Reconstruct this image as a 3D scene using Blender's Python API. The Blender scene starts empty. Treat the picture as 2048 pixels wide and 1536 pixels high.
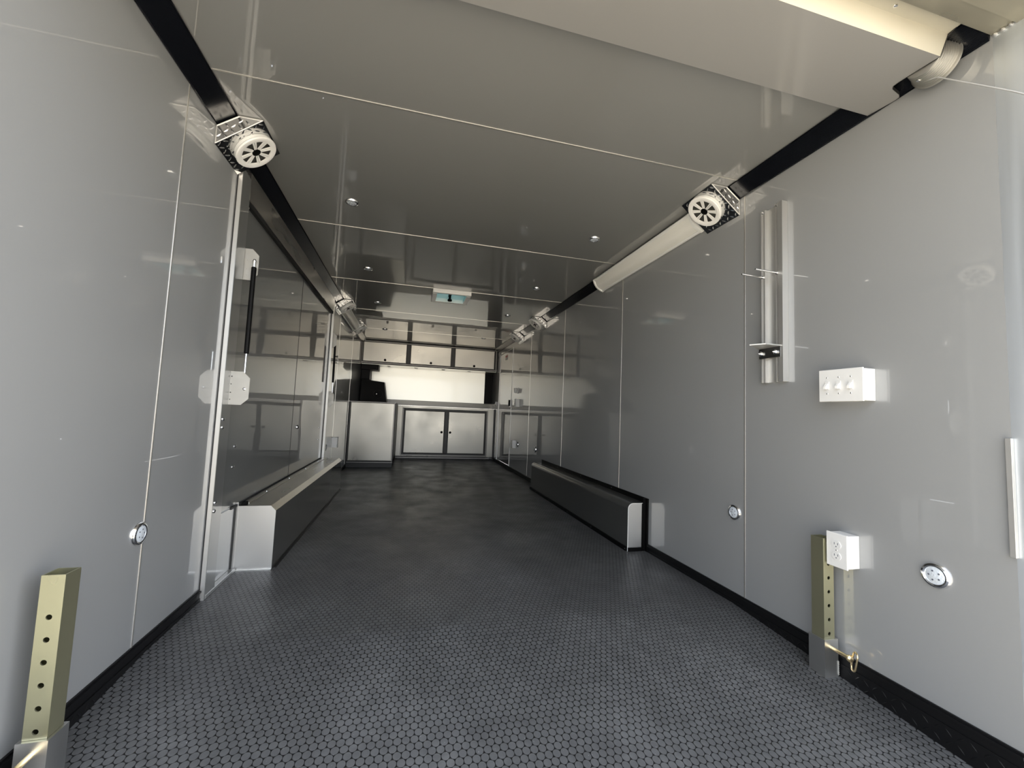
import bpy, bmesh, math, random
from mathutils import Vector, Matrix
random.seed(7)
S = bpy.context.scene
COL = S.collection

# ------------------------------------------------------------------ camera
yaw, pitch, roll = 0.244405667, 0.0731971642, 0.0414356324
FPX = 823.640768
f = Vector((math.sin(yaw)*math.cos(pitch), math.cos(yaw)*math.cos(pitch), math.sin(pitch)))
r = Vector((math.cos(yaw), -math.sin(yaw), 0.0)); u = r.cross(f)
r2 = math.cos(roll)*r + math.sin(roll)*u; u2 = -math.sin(roll)*r + math.cos(roll)*u
cam = bpy.data.cameras.new('camera'); co = bpy.data.objects.new('camera', cam); COL.objects.link(co)
m = Matrix((( r2.x, u2.x, -f.x), (r2.y, u2.y, -f.y), (r2.z, u2.z, -f.z))).to_4x4()
m.translation = Vector((0.8421768, 0.0, 0.8713727)); co.matrix_world = m
cam.sensor_width = 36.0; cam.lens = FPX/2048*36.0; cam.clip_start = 0.02; cam.clip_end = 300
S.camera = co

# ------------------------------------------------------------------ light
w = bpy.data.worlds.new('world'); S.world = w; w.use_nodes = True
nt = w.node_tree; bg = nt.nodes['Background']
sky = nt.nodes.new('ShaderNodeTexSky'); sky.sky_type = 'NISHITA'; sky.sun_disc = False
sky.sun_elevation = math.radians(48); sky.sun_rotation = math.radians(60); sky.air_density = 1.0; sky.dust_density = 4.0; sky.ozone_density = 1.0
mixn = nt.nodes.new('ShaderNodeMix'); mixn.data_type = 'RGBA'; mixn.inputs[0].default_value = 0.62
mixn.inputs[7].default_value = (6.2, 6.3, 6.5, 1)
nt.links.new(sky.outputs[0], mixn.inputs[6])
# gradient added across the sky, brighter on the right, to lift the left wall
tcw = nt.nodes.new('ShaderNodeTexCoord'); sxw = nt.nodes.new('ShaderNodeSeparateXYZ'); mrw = nt.nodes.new('ShaderNodeMapRange')
mrw.inputs[1].default_value = -0.8; mrw.inputs[2].default_value = 0.8; mrw.inputs[3].default_value = 0.76; mrw.inputs[4].default_value = 1.42
nt.links.new(tcw.outputs['Generated'], sxw.inputs[0]); nt.links.new(sxw.outputs[0], mrw.inputs[0])
vmw = nt.nodes.new('ShaderNodeVectorMath'); vmw.operation = 'SCALE'; nt.links.new(mixn.outputs[2], vmw.inputs[0]); nt.links.new(mrw.outputs[0], vmw.inputs['Scale'])
nt.links.new(vmw.outputs[0], bg.inputs[0])
bg.inputs[1].default_value = 0.55
sun = bpy.data.lights.new('sun', 'SUN'); sun.energy = 9.0; sun.angle = math.radians(1.0); sun.color = (1.0, 0.90, 0.74)
so = bpy.data.objects.new('sun', sun); COL.objects.link(so)
sd = Vector((-0.60, -0.06, -0.80)).normalized()           # light travels this way: from the right of the trailer, over its roof
so.rotation_euler = sd.to_track_quat('-Z', 'Y').to_euler(); so.location = (6, 3, 6)
S.view_settings.view_transform = 'Standard'; S.view_settings.look = 'None'; S.view_settings.gamma = 1.0
S.view_settings.use_curve_mapping = False
S.view_settings.exposure = 0.5

# ------------------------------------------------------------------ materials
def mat(name, col, rough=0.5, metal=0.0, coat=0.0, coatr=0.03, coati=1.5, bump=None, var=None, aniso=0.0, trans=0.0, ior=None, spec=None, tangent=None):
    """bump=(scale, strength, distance[, stretch xyz]); var=(scale, amount[, stretch])"""
    M = bpy.data.materials.new(name); M.use_nodes = True; n = M.node_tree; L = n.links; b = n.nodes['Principled BSDF']
    c4 = (*col, 1) if len(col) == 3 else col
    b.inputs['Base Color'].default_value = c4; b.inputs['Roughness'].default_value = rough; b.inputs['Metallic'].default_value = metal
    b.inputs['Coat IOR'].default_value = coati; b.inputs['Coat Weight'].default_value = coat; b.inputs['Coat Roughness'].default_value = coatr
    if aniso: b.inputs['Anisotropic'].default_value = aniso
    if trans: b.inputs['Transmission Weight'].default_value = trans
    if ior: b.inputs['IOR'].default_value = ior
    if spec is not None: b.inputs['Specular IOR Level'].default_value = spec
    tc = n.nodes.new('ShaderNodeTexCoord')
    def noise(scale, stretch=(1, 1, 1), detail=1.5):
        mp = n.nodes.new('ShaderNodeMapping'); mp.inputs['Scale'].default_value = stretch
        L.new(tc.outputs['Object'], mp.inputs[0])
        x = n.nodes.new('ShaderNodeTexNoise'); x.inputs['Scale'].default_value = scale; x.inputs['Detail'].default_value = detail
        L.new(mp.outputs[0], x.inputs['Vector']); return x
    if bump:
        x = noise(bump[0], bump[3] if len(bump) > 3 else (1, 1, 1))
        bp = n.nodes.new('ShaderNodeBump'); bp.inputs['Strength'].default_value = bump[1]; bp.inputs['Distance'].default_value = bump[2]
        L.new(x.outputs[0], bp.inputs['Height']); L.new(bp.outputs[0], b.inputs['Normal'])
        if coat: L.new(bp.outputs[0], b.inputs['Coat Normal'])
    if var:
        x = noise(var[0], var[2] if len(var) > 2 else (1, 1, 1), 2)
        mr = n.nodes.new('ShaderNodeMapRange'); mr.inputs[1].default_value = 0.15; mr.inputs[2].default_value = 0.85
        mr.inputs[3].default_value = max(0.02, rough*(1-var[1])); mr.inputs[4].default_value = min(1, rough*(1+var[1]))
        L.new(x.outputs[0], mr.inputs[0]); L.new(mr.outputs[0], b.inputs['Roughness'])
        mx = n.nodes.new('ShaderNodeMix'); mx.data_type = 'RGBA'
        mx.inputs[6].default_value = tuple(v*(1-var[1]*0.35) for v in c4[:3])+(1,); mx.inputs[7].default_value = tuple(min(1, v*(1+var[1]*0.25)) for v in c4[:3])+(1,)
        L.new(x.outputs[0], mx.inputs[0]); L.new(mx.outputs[2], b.inputs['Base Color'])
    return M
M = {}
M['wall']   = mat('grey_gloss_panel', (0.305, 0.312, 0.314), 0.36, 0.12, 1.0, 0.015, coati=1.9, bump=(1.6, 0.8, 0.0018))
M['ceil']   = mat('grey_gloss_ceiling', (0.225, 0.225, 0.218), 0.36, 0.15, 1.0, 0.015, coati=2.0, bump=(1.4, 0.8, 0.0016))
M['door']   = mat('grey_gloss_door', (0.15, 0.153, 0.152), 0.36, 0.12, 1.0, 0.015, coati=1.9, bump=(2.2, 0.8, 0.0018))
M['fender'] = mat('darkened_gloss_fender', (0.05, 0.051, 0.049), 0.4, 0.0, 1.0, 0.04, coati=1.5, bump=(2.2, 0.6, 0.0015))  # wall grey darkened; the dark floor's reflection is put into the colour
M['seam']   = mat('bright_seam_strip', (0.62, 0.60, 0.56), 0.3, 0.8)
M['cove']   = mat('black_anodised_extrusion', (0.006, 0.007, 0.010), 0.22, 0.0, 0.4, 0.08)
M['black']  = mat('black_plastic', (0.003, 0.003, 0.003), 0.45, spec=0.1)
M['seal']   = mat('black_rubber_seal', (0.010, 0.010, 0.010), 0.6)
M['alu']    = mat('mill_aluminium', (0.80, 0.80, 0.78), 0.34, 1.0, bump=(60, 0.15, 0.0006, (1, 1, 0.04)), var=(9, 0.25, (1, 1, 0.15)))
M['alu_b']  = mat('brushed_aluminium', (0.70, 0.68, 0.64), 0.30, 1.0, bump=(80, 0.15, 0.0005, (1, 0.04, 1)), var=(7, 0.3, (1, 0.2, 1)))
M['alu_w']  = mat('bright_welded_aluminium', (0.60, 0.595, 0.575), 0.45, 0.85, bump=(70, 0.1, 0.0005, (1, 1, 0.04)), var=(5, 0.15, (1, 1, 0.2)))
M['alu_d']  = mat('dull_grey_aluminium', (0.24, 0.244, 0.24), 0.30, 0.5, 1.0, 0.05, coati=1.7, bump=(60, 0.05, 0.0003, (1, 1, 0.04)))
M['polish'] = mat('polished_aluminium_panel', (0.40, 0.385, 0.35), 0.33, 1.0, 0.0, 0.12, var=(2.2, 0.4))
M['polish_l'] = mat('darkened_aluminium_panel', (0.30, 0.29, 0.262), 0.33, 1.0, 0.0, 0.12, var=(2.2, 0.4))  # polished aluminium darkened; the dimmer ground reflection is put into the colour
M['mirror'] = mat('polished_backsplash_aluminium', (0.84, 0.83, 0.76), 0.42, 1.0, 0.8, 0.06, bump=(3.5, 0.3, 0.003, (0.6, 1, 2)))
M['cream']  = mat('warm_bare_sheet', (0.50, 0.47, 0.385), 0.42, 0.4, var=(4, 0.2))
M['header'] = mat('scratched_header_aluminium', (0.40, 0.375, 0.30), 0.42, 0.8, bump=(25, 0.25, 0.0012, (0.15, 1, 1)), var=(9, 0.9, (0.5, 1, 1)))
M['plate']  = mat('matt_aluminium_plate', (0.44, 0.43, 0.40), 0.5, 0.6, var=(30, 0.3))
M['frame']  = mat('dark_grey_cabinet_frame', (0.022, 0.021, 0.019), 0.38, 0.0, spec=0.35)
M['bead']   = mat('grey_frame_bead', (0.22, 0.21, 0.20), 0.35, 0.7)
M['frame_k']= mat('black_cabinet_gap', (0.008, 0.008, 0.008), 0.5)
M['diamond']= mat('diamond_plate_aluminium', (0.72, 0.72, 0.72), 0.16, 1.0, bump=(40, 0.1, 0.0006))
M['kick']   = mat('black_diamond_plate', (0.006, 0.006, 0.0065), 0.4, spec=0.25)
M['white']  = mat('white_painted_box', (0.72, 0.72, 0.705), 0.35)
M['grille'] = mat('white_speaker_grille', (0.86, 0.85, 0.82), 0.30)
M['cone']   = mat('dark_grey_speaker_cone', (0.045, 0.045, 0.04), 0.5)
M['diff']   = mat('frosted_light_cover', (0.84, 0.83, 0.77), 0.38, 0.0, 0.3, 0.2)
M['cap']    = mat('white_light_end_cap', (0.80, 0.80, 0.77), 0.3)
M['chrome'] = mat('chrome', (0.85, 0.86, 0.88), 0.06, 1.0)
M['lens']   = mat('clear_light_lens', (0.72, 0.78, 0.84), 0.18, 0.2, 0.6, 0.05, bump=(260, 0.7, 0.002))
M['led']    = mat('dark_led_chip', (0.10, 0.11, 0.14), 0.3)
M['zinc']   = mat('zinc_plated_steel', (0.44, 0.43, 0.29), 0.32, 0.85, bump=(30, 0.1, 0.0006, (1, 1, 0.1)), var=(12, 0.35, (1, 1, 0.2)))
M['brass']  = mat('yellow_zinc_pin', (0.74, 0.60, 0.36), 0.28, 0.9)
M['steel']  = mat('dark_steel', (0.30, 0.30, 0.30), 0.3, 1.0)
M['hole']   = mat('dark_bore', (0.004, 0.004, 0.004), 0.8)
M['cable']  = mat('steel_cable', (0.5, 0.5, 0.5), 0.5, 0.3)
M['drum']   = mat('grooved_drum_aluminium', (0.55, 0.54, 0.50), 0.42, 0.9)
M['cover']  = mat('grey_spring_cover_sheet', (0.30, 0.295, 0.285), 0.32, 0.25, 0.8, 0.08)
M['teal']   = mat('teal_translucent_lid', (0.05, 0.22, 0.24), 0.5)
M['label_r']= mat('red_label', (0.5, 0.03, 0.03), 0.5)
M['conc']   = mat('sunlit_concrete', (0.50, 0.46, 0.38), 0.85, var=(2, 0.3))
M['ramp']   = mat('ramp_deck', (0.62, 0.58, 0.49), 0.6)
# teal lid lets daylight through
_t = M['teal'].node_tree; _b = _t.nodes['Principled BSDF']; _tr = _t.nodes.new('ShaderNodeBsdfTranslucent'); _tr.inputs[0].default_value = (0.06, 0.27, 0.29, 1)
_mx = _t.nodes.new('ShaderNodeMixShader'); _mx.inputs[0].default_value = 0.8
_t.links.new(_b.outputs[0], _mx.inputs[1]); _t.links.new(_tr.outputs[0], _mx.inputs[2]); _t.links.new(_mx.outputs[0], _t.nodes['Material Output'].inputs[0])

def floor_material():
    Mt = bpy.data.materials.new('coin_rubber_floor'); Mt.use_nodes = True; n = Mt.node_tree; L = n.links; b = n.nodes['Principled BSDF']
    P = 0.0228; Q = 0.0450; KY = P*math.sqrt(3)/Q
    tc = n.nodes.new('ShaderNodeTexCoord'); sx = n.nodes.new('ShaderNodeSeparateXYZ'); L.new(tc.outputs['Object'], sx.inputs[0])
    def mt(op, a, bb=None, c=None):
        k = n.nodes.new('ShaderNodeMath'); k.operation = op
        for i, v in enumerate((a, bb, c)):
            if v is None: continue
            if isinstance(v, (int, float)): k.inputs[i].default_value = v
            else: L.new(v, k.inputs[i])
        return k.outputs[0]
    def cell(v, per, off):
        a = mt('DIVIDE', v, per); a = mt('ADD', a, off); a = mt('FRACT', a); a = mt('SUBTRACT', a, 0.5); return mt('MULTIPLY', a, per)
    ds = []
    for off in (0.0, 0.5):
        a = cell(sx.outputs[0], P, off); c = cell(sx.outputs[1], Q, off)
        c = mt('MULTIPLY', c, KY)
        ds.append(mt('SQRT', mt('ADD', mt('MULTIPLY', a, a), mt('MULTIPLY', c, c))))
    d = mt('MINIMUM', ds[0], ds[1])
    mr = n.nodes.new('ShaderNodeMapRange'); mr.inputs[1].default_value = P*0.458; mr.inputs[2].default_value = P*0.496; mr.inputs[3].default_value = 1; mr.inputs[4].default_value = 0
    L.new(d, mr.inputs[0]); top = mr.outputs[0]
    def noise(s, det=4, st=(1, 1, 1)):
        mp = n.nodes.new('ShaderNodeMapping'); mp.inputs['Scale'].default_value = st; L.new(tc.outputs['Object'], mp.inputs[0])
        x = n.nodes.new('ShaderNodeTexNoise'); x.inputs['Scale'].default_value = s; x.inputs['Detail'].default_value = det; L.new(mp.outputs[0], x.inputs['Vector']); return x.outputs[0]
    def ramp(v, lo, hi, a, bb):
        k = n.nodes.new('ShaderNodeMapRange'); k.inputs[1].default_value = lo; k.inputs[2].default_value = hi; k.inputs[3].default_value = a; k.inputs[4].default_value = bb; L.new(v, k.inputs[0]); return k.outputs[0]
    dust = mt('MULTIPLY', ramp(noise(2.6, 4, (1, 0.7, 1)), 0.46, 0.70, 0, 1), ramp(noise(34, 5), 0.30, 0.75, 0.2, 1))
    speck = ramp(noise(140, 2), 0.735, 0.76, 0, 1)
    val = mt('MULTIPLY', top, 0.060); val = mt('ADD', val, 0.008)
    val = mt('ADD', val, mt('MULTIPLY', dust, mt('ADD', mt('MULTIPLY', top, 0.045), 0.012)))
    val = mt('ADD', val, mt('MULTIPLY', mt('MULTIPLY', top, ramp(noise(24, 5), 0.3, 0.7, 0, 1)), 0.022))
    val = mt('ADD', val, mt('MULTIPLY', speck, 0.14))
    cb = n.nodes.new('ShaderNodeCombineColor'); L.new(mt('MULTIPLY', val, 0.98), cb.inputs[0]); L.new(val, cb.inputs[1]); L.new(mt('MULTIPLY', val, 1.02), cb.inputs[2])
    L.new(cb.outputs[0], b.inputs['Base Color'])
    L.new(ramp(noise(5), 0.3, 0.7, 0.30, 0.46), b.inputs['Roughness'])
    b.inputs['Specular IOR Level'].default_value = 0.28
    bp = n.nodes.new('ShaderNodeBump'); bp.inputs['Distance'].default_value = 0.0016; bp.inputs['Strength'].default_value = 0.9
    L.new(mt('ADD', top, mt('MULTIPLY', noise(200, 2), 0.12)), bp.inputs['Height']); L.new(bp.outputs[0], b.inputs['Normal'])
    return Mt
M['floor'] = floor_material()

# ------------------------------------------------------------------ helpers
class MB:
    """collects faces of one mesh, in world metres"""
    def __init__(s): s.v = []; s.f = []; s.sm = []; s.mi = []; s.cur = 0
    def poly(s, pts, smooth=False):
        k = len(s.v); s.v += [tuple(p) for p in pts]; s.f.append(tuple(range(k, k+len(pts)))); s.sm.append(smooth); s.mi.append(s.cur); return s
    def faces(s, vs, fs, smooth=False):
        k = len(s.v); s.v += [tuple(p) for p in vs]
        for q in fs: s.f.append(tuple(i+k for i in q)); s.sm.append(smooth); s.mi.append(s.cur)
        return s
    def box(s, x0, x1, y0, y1, z0, z1, bev=0.0):
        if bev > 0: return s.bevbox(x0, x1, y0, y1, z0, z1, bev)
        V = [(x, y, z) for x in (x0, x1) for y in (y0, y1) for z in (z0, z1)]
        return s.faces(V, [(0, 1, 3, 2), (4, 6, 7, 5), (0, 4, 5, 1), (2, 3, 7, 6), (0, 2, 6, 4), (1, 5, 7, 3)])
    def bevbox(s, x0, x1, y0, y1, z0, z1, b):
        bm = bmesh.new(); bmesh.ops.create_cube(bm, size=1)
        for v in bm.verts: v.co = ((x0+x1)/2+v.co.x*(x1-x0), (y0+y1)/2+v.co.y*(y1-y0), (z0+z1)/2+v.co.z*(z1-z0))
        bmesh.ops.bevel(bm, geom=bm.edges[:], offset=b, segments=2, affect='EDGES', profile=0.5)
        return s.bm(bm)
    def bm(s, bm, smooth=False):
        bm.verts.index_update(); s.faces([v.co[:] for v in bm.verts], [tuple(v.index for v in q.verts) for q in bm.faces], smooth); bm.free(); return s
    def prism(s, prof, y0, y1, axis='y'):
        """closed outline (a, b) swept along axis"""
        n = len(prof); mk = {'y': lambda a, b, t: (a, t, b), 'x': lambda a, b, t: (t, a, b), 'z': lambda a, b, t: (a, b, t)}[axis]
        V = [mk(a, b, y0) for a, b in prof]+[mk(a, b, y1) for a, b in prof]
        F = [(i, (i+1) % n, (i+1) % n+n, i+n) for i in range(n)]+[tuple(range(n))[::-1], tuple(range(n, 2*n))]
        return s.faces(V, F)
    def lathe(s, prof, o, ax, seg=32, smooth=True, cap=True):
        """prof list of (radius, height along ax) from point o"""
        ax = Vector(ax).normalized(); t = Vector((0, 0, 1)) if abs(ax.z) < 0.9 else Vector((0, 1, 0)); a = ax.cross(t).normalized(); b = ax.cross(a)
        o = Vector(o); V = []; F = []
        for rr, h in prof:
            for i in range(seg):
                an = 2*math.pi*i/seg; V.append(o+ax*h+(a*math.cos(an)+b*math.sin(an))*max(rr, 1e-5))
        for j in range(len(prof)-1):
            for i in range(seg):
                k = (i+1) % seg; F.append((j*seg+i, j*seg+k, (j+1)*seg+k, (j+1)*seg+i))
        if cap: F.append(tuple(range(seg))[::-1]); F.append(tuple(range((len(prof)-1)*seg, len(prof)*seg)))
        return s.faces(V, F, smooth)
    def cyl(s, a, b, ra, rb=None, seg=20, smooth=True):
        a = Vector(a); b = Vector(b); d = b-a; return s.lathe([(ra, 0), (rb if rb is not None else ra, d.length)], a, d, seg, smooth)
    def tube(s, pts, rad, seg=10, closed=False):
        pts = [Vector(p) for p in pts]; n = len(pts); V = []; F = []; prev = None
        for i, p in enumerate(pts):
            if closed: d = (pts[(i+1) % n]-pts[i-1]).normalized()
            else: d = ((pts[min(i+1, n-1)])-(pts[max(i-1, 0)])).normalized()
            if prev is None: t = Vector((0, 0, 1)) if abs(d.z) < 0.9 else Vector((1, 0, 0)); a = d.cross(t).normalized()
            else: a = (prev-d*prev.dot(d)).normalized()
            prev = a; b = d.cross(a)
            for k in range(seg): an = 2*math.pi*k/seg; V.append(p+(a*math.cos(an)+b*math.sin(an))*rad)
        for i in range(n if closed else n-1):
            j = (i+1) % n
            for k in range(seg): q = (k+1) % seg; F.append((i*seg+k, i*seg+q, j*seg+q, j*seg+k))
        if not closed: F.append(tuple(range(seg))[::-1]); F.append(tuple(range((n-1)*seg, n*seg)))
        return s.faces(V, F, True)
    def treads(s, O, U, V, nrm, inside, pitch=0.024, L=0.021, wd=0.0055, h=0.0022, umax=0.3, vmax=0.3):
        """raised lozenges of diamond plate on the plane O+uU+vV"""
        O, U, V, nrm = map(Vector, (O, U, V, nrm)); i = 0; uu = pitch*0.5
        while uu < umax:
            j = 0; vv = pitch*0.5
            while vv < vmax:
                if inside(uu, vv):
                    d = (U+V if (i+j) % 2 else U-V).normalized(); e = nrm.cross(d).normalized(); c = O+U*uu+V*vv
                    P = [c-d*L/2, c-d*L/5+e*wd/2, c+d*L/5+e*wd/2, c+d*L/2, c+d*L/5-e*wd/2, c-d*L/5-e*wd/2, c-d*L/5+nrm*h, c+d*L/5+nrm*h]
                    s.faces(P, [(0, 1, 6), (1, 2, 7, 6), (2, 3, 7), (3, 4, 7), (4, 5, 6, 7), (5, 0, 6)])
                j += 1; vv += pitch
            i += 1; uu += pitch
        return s
def link(name, mb, mats, parent=None, fix=True, off=None):
    me = bpy.data.meshes.new(name); base = Vector((0, 0, 0))
    if parent is not None:
        p = parent; base = Vector((0, 0, 0))
        while p is not None: base = base+p.location; p = p.parent
    if off is None and parent is None:
        xs = [v[0] for v in mb.v]; ys = [v[1] for v in mb.v]; zs = [v[2] for v in mb.v]
        off = Vector(((min(xs)+max(xs))/2, (min(ys)+max(ys))/2, min(zs)))
    if parent is not None: off = base
    me.from_pydata([tuple(Vector(v)-off) for v in mb.v], [], mb.f)
    if not isinstance(mats, (list, tuple)): mats = [mats]
    for q in mats: me.materials.append(q)
    for p, sm, mi in zip(me.polygons, mb.sm, mb.mi): p.use_smooth = sm; p.material_index = mi
    if fix:
        bm = bmesh.new(); bm.from_mesh(me); bmesh.ops.remove_doubles(bm, verts=bm.verts, dist=1e-6); bmesh.ops.recalc_face_normals(bm, faces=bm.faces); bm.to_mesh(me); bm.free()
    if any(mb.sm):
        try: me.set_sharp_from_angle(angle=math.radians(35))
        except Exception: pass
    o = bpy.data.objects.new(name, me); COL.objects.link(o)
    if parent is not None: o.parent = parent
    else: o.location = off
    return o
def struct(name, mb, mt): o = link(name, mb, mt); o['kind'] = 'structure'; return o
def tag(o, label, cat, group=None):
    o['label'] = label; o['category'] = cat
    if group: o['group'] = group
    return o
def thing(name, loc, label, cat, group=None):
    o = bpy.data.objects.new(name, None); o.empty_display_size = 0.05; o.location = loc; COL.objects.link(o); return tag(o, label, cat, group)
def copy_tree(o, loc=None, label=None, parent=None):
    c = o.copy(); COL.objects.link(c)
    if parent is not None: c.parent = parent
    if loc is not None: c.location = loc
    if label: c['label'] = label
    for ch in [k for k in bpy.data.objects if k.parent == o]: copy_tree(ch, parent=c)
    return c

W, H, H1, CV = 2.44, 2.0795, 2.0265, 0.0755
YO, YB = 0.762, 8.02                 # rear opening, front wall
YS = 1.75                            # the floor dips towards the opening from here
def fz(y): return 0.0 if y > YS else -(YS-y)*0.066

# ------------------------------------------------------------------ setting
mb = MB(); mb.prism([(0.60, -0.14), (0.60, fz(0.60)), (YS, 0.0), (YB, 0.0), (YB, -0.14)], -0.05, W+0.05, 'x')
fl = struct('floor', mb, M['floor'])
YD0, YD1, ZD0, ZD1 = 2.235, 4.64, 0.335, 1.875       # side escape door
mb = MB(); T = 0.06
mb.box(-T, 0, YO, YD0, -0.14, H+0.06); mb.box(-T, 0, YD1, YB, -0.14, H+0.06)
mb.box(-T, 0, YD0, YD1, ZD1, H+0.06); mb.box(-T, 0, YD0, YD1, -0.14, ZD0)
struct('wall_left', mb, M['wall'])
YR0, YR1 = 6.405, 7.345                              # small side door on the right
mb = MB(); mb.box(W, W+T, YO, YR0, -0.14, H+0.06); mb.box(W, W+T, YR1, YB, -0.14, H+0.06); mb.box(W, W+T, YR0, YR1, 1.94, H+0.06); mb.box(W, W+T, YR0, YR1, -0.14, 0.055)
struct('wall_right', mb, M['wall'])
struct('wall_back', MB().box(-T, W+T, YB, YB+0.06, -0.14, H+0.06), M['wall'])
VX0, VX1, VY0, VY1 = 1.035, 1.375, 4.07, 4.41        # roof vent opening
mb = MB()
for a in ((-T, VX0, YO, YB), (VX1, W+T, YO, YB), (VX0, VX1, YO, VY0), (VX0, VX1, VY1, YB)): mb.box(*a, H, H+0.07)
struct('ceiling', mb, M['ceil'])
# ribbed black coves between walls and ceiling
def cove(name, side):
    n = 22; pr = []
    a = Vector((0.0, H1)); b = Vector((CV, H)); nn = Vector((b.y-a.y, -(b.x-a.x))).normalized()
    for i in range(n):
        for t, h in ((0.0, 0.0), (0.5, 0.0), (0.55, -0.003), (0.95, -0.003)):
            p = a.lerp(b, 0.06+0.88*(i+t)/n)+nn*h*1.0; pr.append((p.x, p.y))
    pr = [(0.0, H1), (0.004, H1-0.003)]+pr+[(CV+0.003, H-0.004), (CV, H), (0.0, H)]
    if side: pr = [(W-x, z) for x, z in pr]
    return struct(name, MB().prism(pr, YO+0.005, 7.598), M['cove'])
cove('trim_1', 0); cove('trim_2', 1)
tn = [3]
def trim(mb, mt): o = struct('trim_%d' % tn[0], mb, mt); tn[0] += 1; return o
for y in (1.648, 2.871, 4.083-0.018, 5.261, 6.487): trim(MB().box(CV, W-CV, y-0.0028, y+0.0028, H-0.0022, H+0.001), M['seam'])
for y in (1.681, 5.245, 6.41): trim(MB().box(-0.001, 0.0018, y-0.0026, y+0.0026, 0.05, H1), M['seam'])
for y in (1.679, 2.902, 4.140, 5.390): trim(MB().box(W-0.0018, W+0.001, y-0.0026, y+0.0026, 0.05, H1), M['seam'])
# black trim along the floor
def base(name, x, sgn, segs):
    mb = MB()
    for y0, y1 in segs:
        ys = [y0]+([YS] if y0 < YS < y1 else [])+[y1]
        for p, q in zip(ys, ys[1:]):
            for (d0, d1, za, zb) in ((0, 0.006, None, 0.05), (0, 0.012, 0.036, 0.044), (0, 0.010, None, 0.012)):
                A = x; B = x+sgn*d1
                z0 = (fz(p)-0.01, fz(q)-0.01) if za is None else (za, za)
                V = [(A, p, z0[0]), (B, p, z0[0]), (B, p, zb), (A, p, zb), (A, q, z0[1]), (B, q, z0[1]), (B, q, zb), (A, q, zb)]
                mb.faces(V, [(0, 1, 2, 3), (4, 7, 6, 5), (0, 4, 5, 1), (1, 5, 6, 2), (2, 6, 7, 3), (3, 7, 4, 0)])
    # diamond treads on the dipping part
    mb.treads((x+sgn*0.0105, YO, -0.075), (0, 1, 0), (0, 0, 1), (sgn, 0, 0), lambda uu, vv: YO+uu < YS-0.1 and -0.075+vv < 0.004 and -0.075+vv > fz(YO+uu)+0.004, pitch=0.028, L=0.024, wd=0.005, h=0.0010, umax=1.1, vmax=0.09)
    return struct(name, mb, M['kick'])
base('baseboard_left', 0, 1, [(YO, 2.135), (4.74, 6.5)]); base('baseboard_right', W, -1, [(YO, 2.50), (4.72, 7.64)])

# rear frame of aluminium tube
mb = MB(); mb.box(W, W+0.05, 0.60, YO, -0.14, H+0.1); mb.box(W+0.05, W+0.10, 0.52, 0.60, -0.14, H+0.1)
M['post'] = mat('streaked_post_aluminium', (0.62, 0.66, 0.70), 0.40, 0.75, bump=(70, 0.1, 0.0005, (1, 1, 0.04)), var=(28, 0.45, (1, 1, 0.03)))
trim(mb, M['post'])
trim(MB().box(W-0.004, W+0.03, 0.50, 0.662, -0.13, 1.99, 0.004), M['white'])  # added white strip; daylight on the post's outer edge is put into colour
trim(MB().box(-0.05, 0, 0.60, YO, -0.14, H+0.1), M['alu'])
mb = MB(); mb.box(0, W, 0.60, YO, 2.036, H+0.1); mb.box(0, W, 0.60, 0.712, 2.028, 2.036); mb.box(-0.05, W+0.1, 0.50, 0.60, 2.09, H+0.1)
hd = trim(mb, M['header'])
# weld beads at the header corner
mb = MB()
for i in range(9):
    t = i/8; mb.lathe([(0.0, 0), (0.006, 0.001), (0.004, 0.004), (0, 0.005)], (W-0.003, 0.625+t*0.13, 2.033), (-0.6, 0, -1), 8)
trim(mb, M['alu_w'])

# ------------------------------------------------------------------ ramp door spring cover, drum and cable
cv = thing('spring_cover', (1.2, 0.95, 1.99), 'grey folded sheet cover spanning the ceiling just inside the rear opening', 'cover')
def sheet(prof, th, xe):
    """prof (y,z) list; xe(y) gives the right hand end"""
    mb = MB(); V = []; F = []
    for y, z in prof:
        e = xe(y)
        V += [(0.012, y, z), (e, y, z), (0.012, y, z+th), (e, y, z+th)]
    for i in range(len(prof)-1):
        a = 4*i; b = a+4; F += [(a, a+1, b+1, b), (a+2, b+2, b+3, a+3), (a+1, a+3, b+3, b+1), (a, b, b+2, a+2)]
    n = 4*(len(prof)-1); F += [(0, 2, 3, 1), (n, n+1, n+3, n+2)]
    return mb.faces(V, F)
def xend(y):
    K = [(0.70, 2.33), (0.784, 2.333), (0.83, 2.343), (0.90, 2.346), (0.945, 2.349), (0.962, 2.353), (0.972, 2.366), (0.978, 2.39), (0.984, 2.415), (0.992, 2.428), (1.005, 2.433), (1.05, 2.434), (1.2, 2.434)]
    for (a, p), (b, q) in zip(K, K[1:]):
        if a <= y <= b: t = (y-a)/(b-a); return p+(q-p)*t
    return K[-1][1]
pts = [(1.097, 2.031)] + [(1.097-0.0, 2.031)]
def zf(y): return 2.006+(y-0.83)*(2.031-2.006)/(1.097-0.83)
ys = [1.097, 1.05, 1.02, 1.005, 0.998, 0.992, 0.988, 0.984, 0.981, 0.978, 0.975, 0.972, 0.967, 0.962, 0.955, 0.945, 0.92, 0.90, 0.86, 0.83]
link('bottom_panel', sheet([(y, zf(y)) for y in ys], 0.003, xend), M['cover'], cv)
link('back_flange', MB().box(0.012, 2.36, 1.094, 1.097, 2.034, H-0.0005), M['cover'], cv)
o = link('front_lip', sheet([(0.83, 2.006), (0.807, 2.056)], 0.003, xend), M['cream'], cv); o['label'] = 'bright bare strip'
link('top_flange', sheet([(0.807, 2.056), (0.766, 2.0555)], 0.003, xend), M['cream'], cv)
mb = MB()
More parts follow.
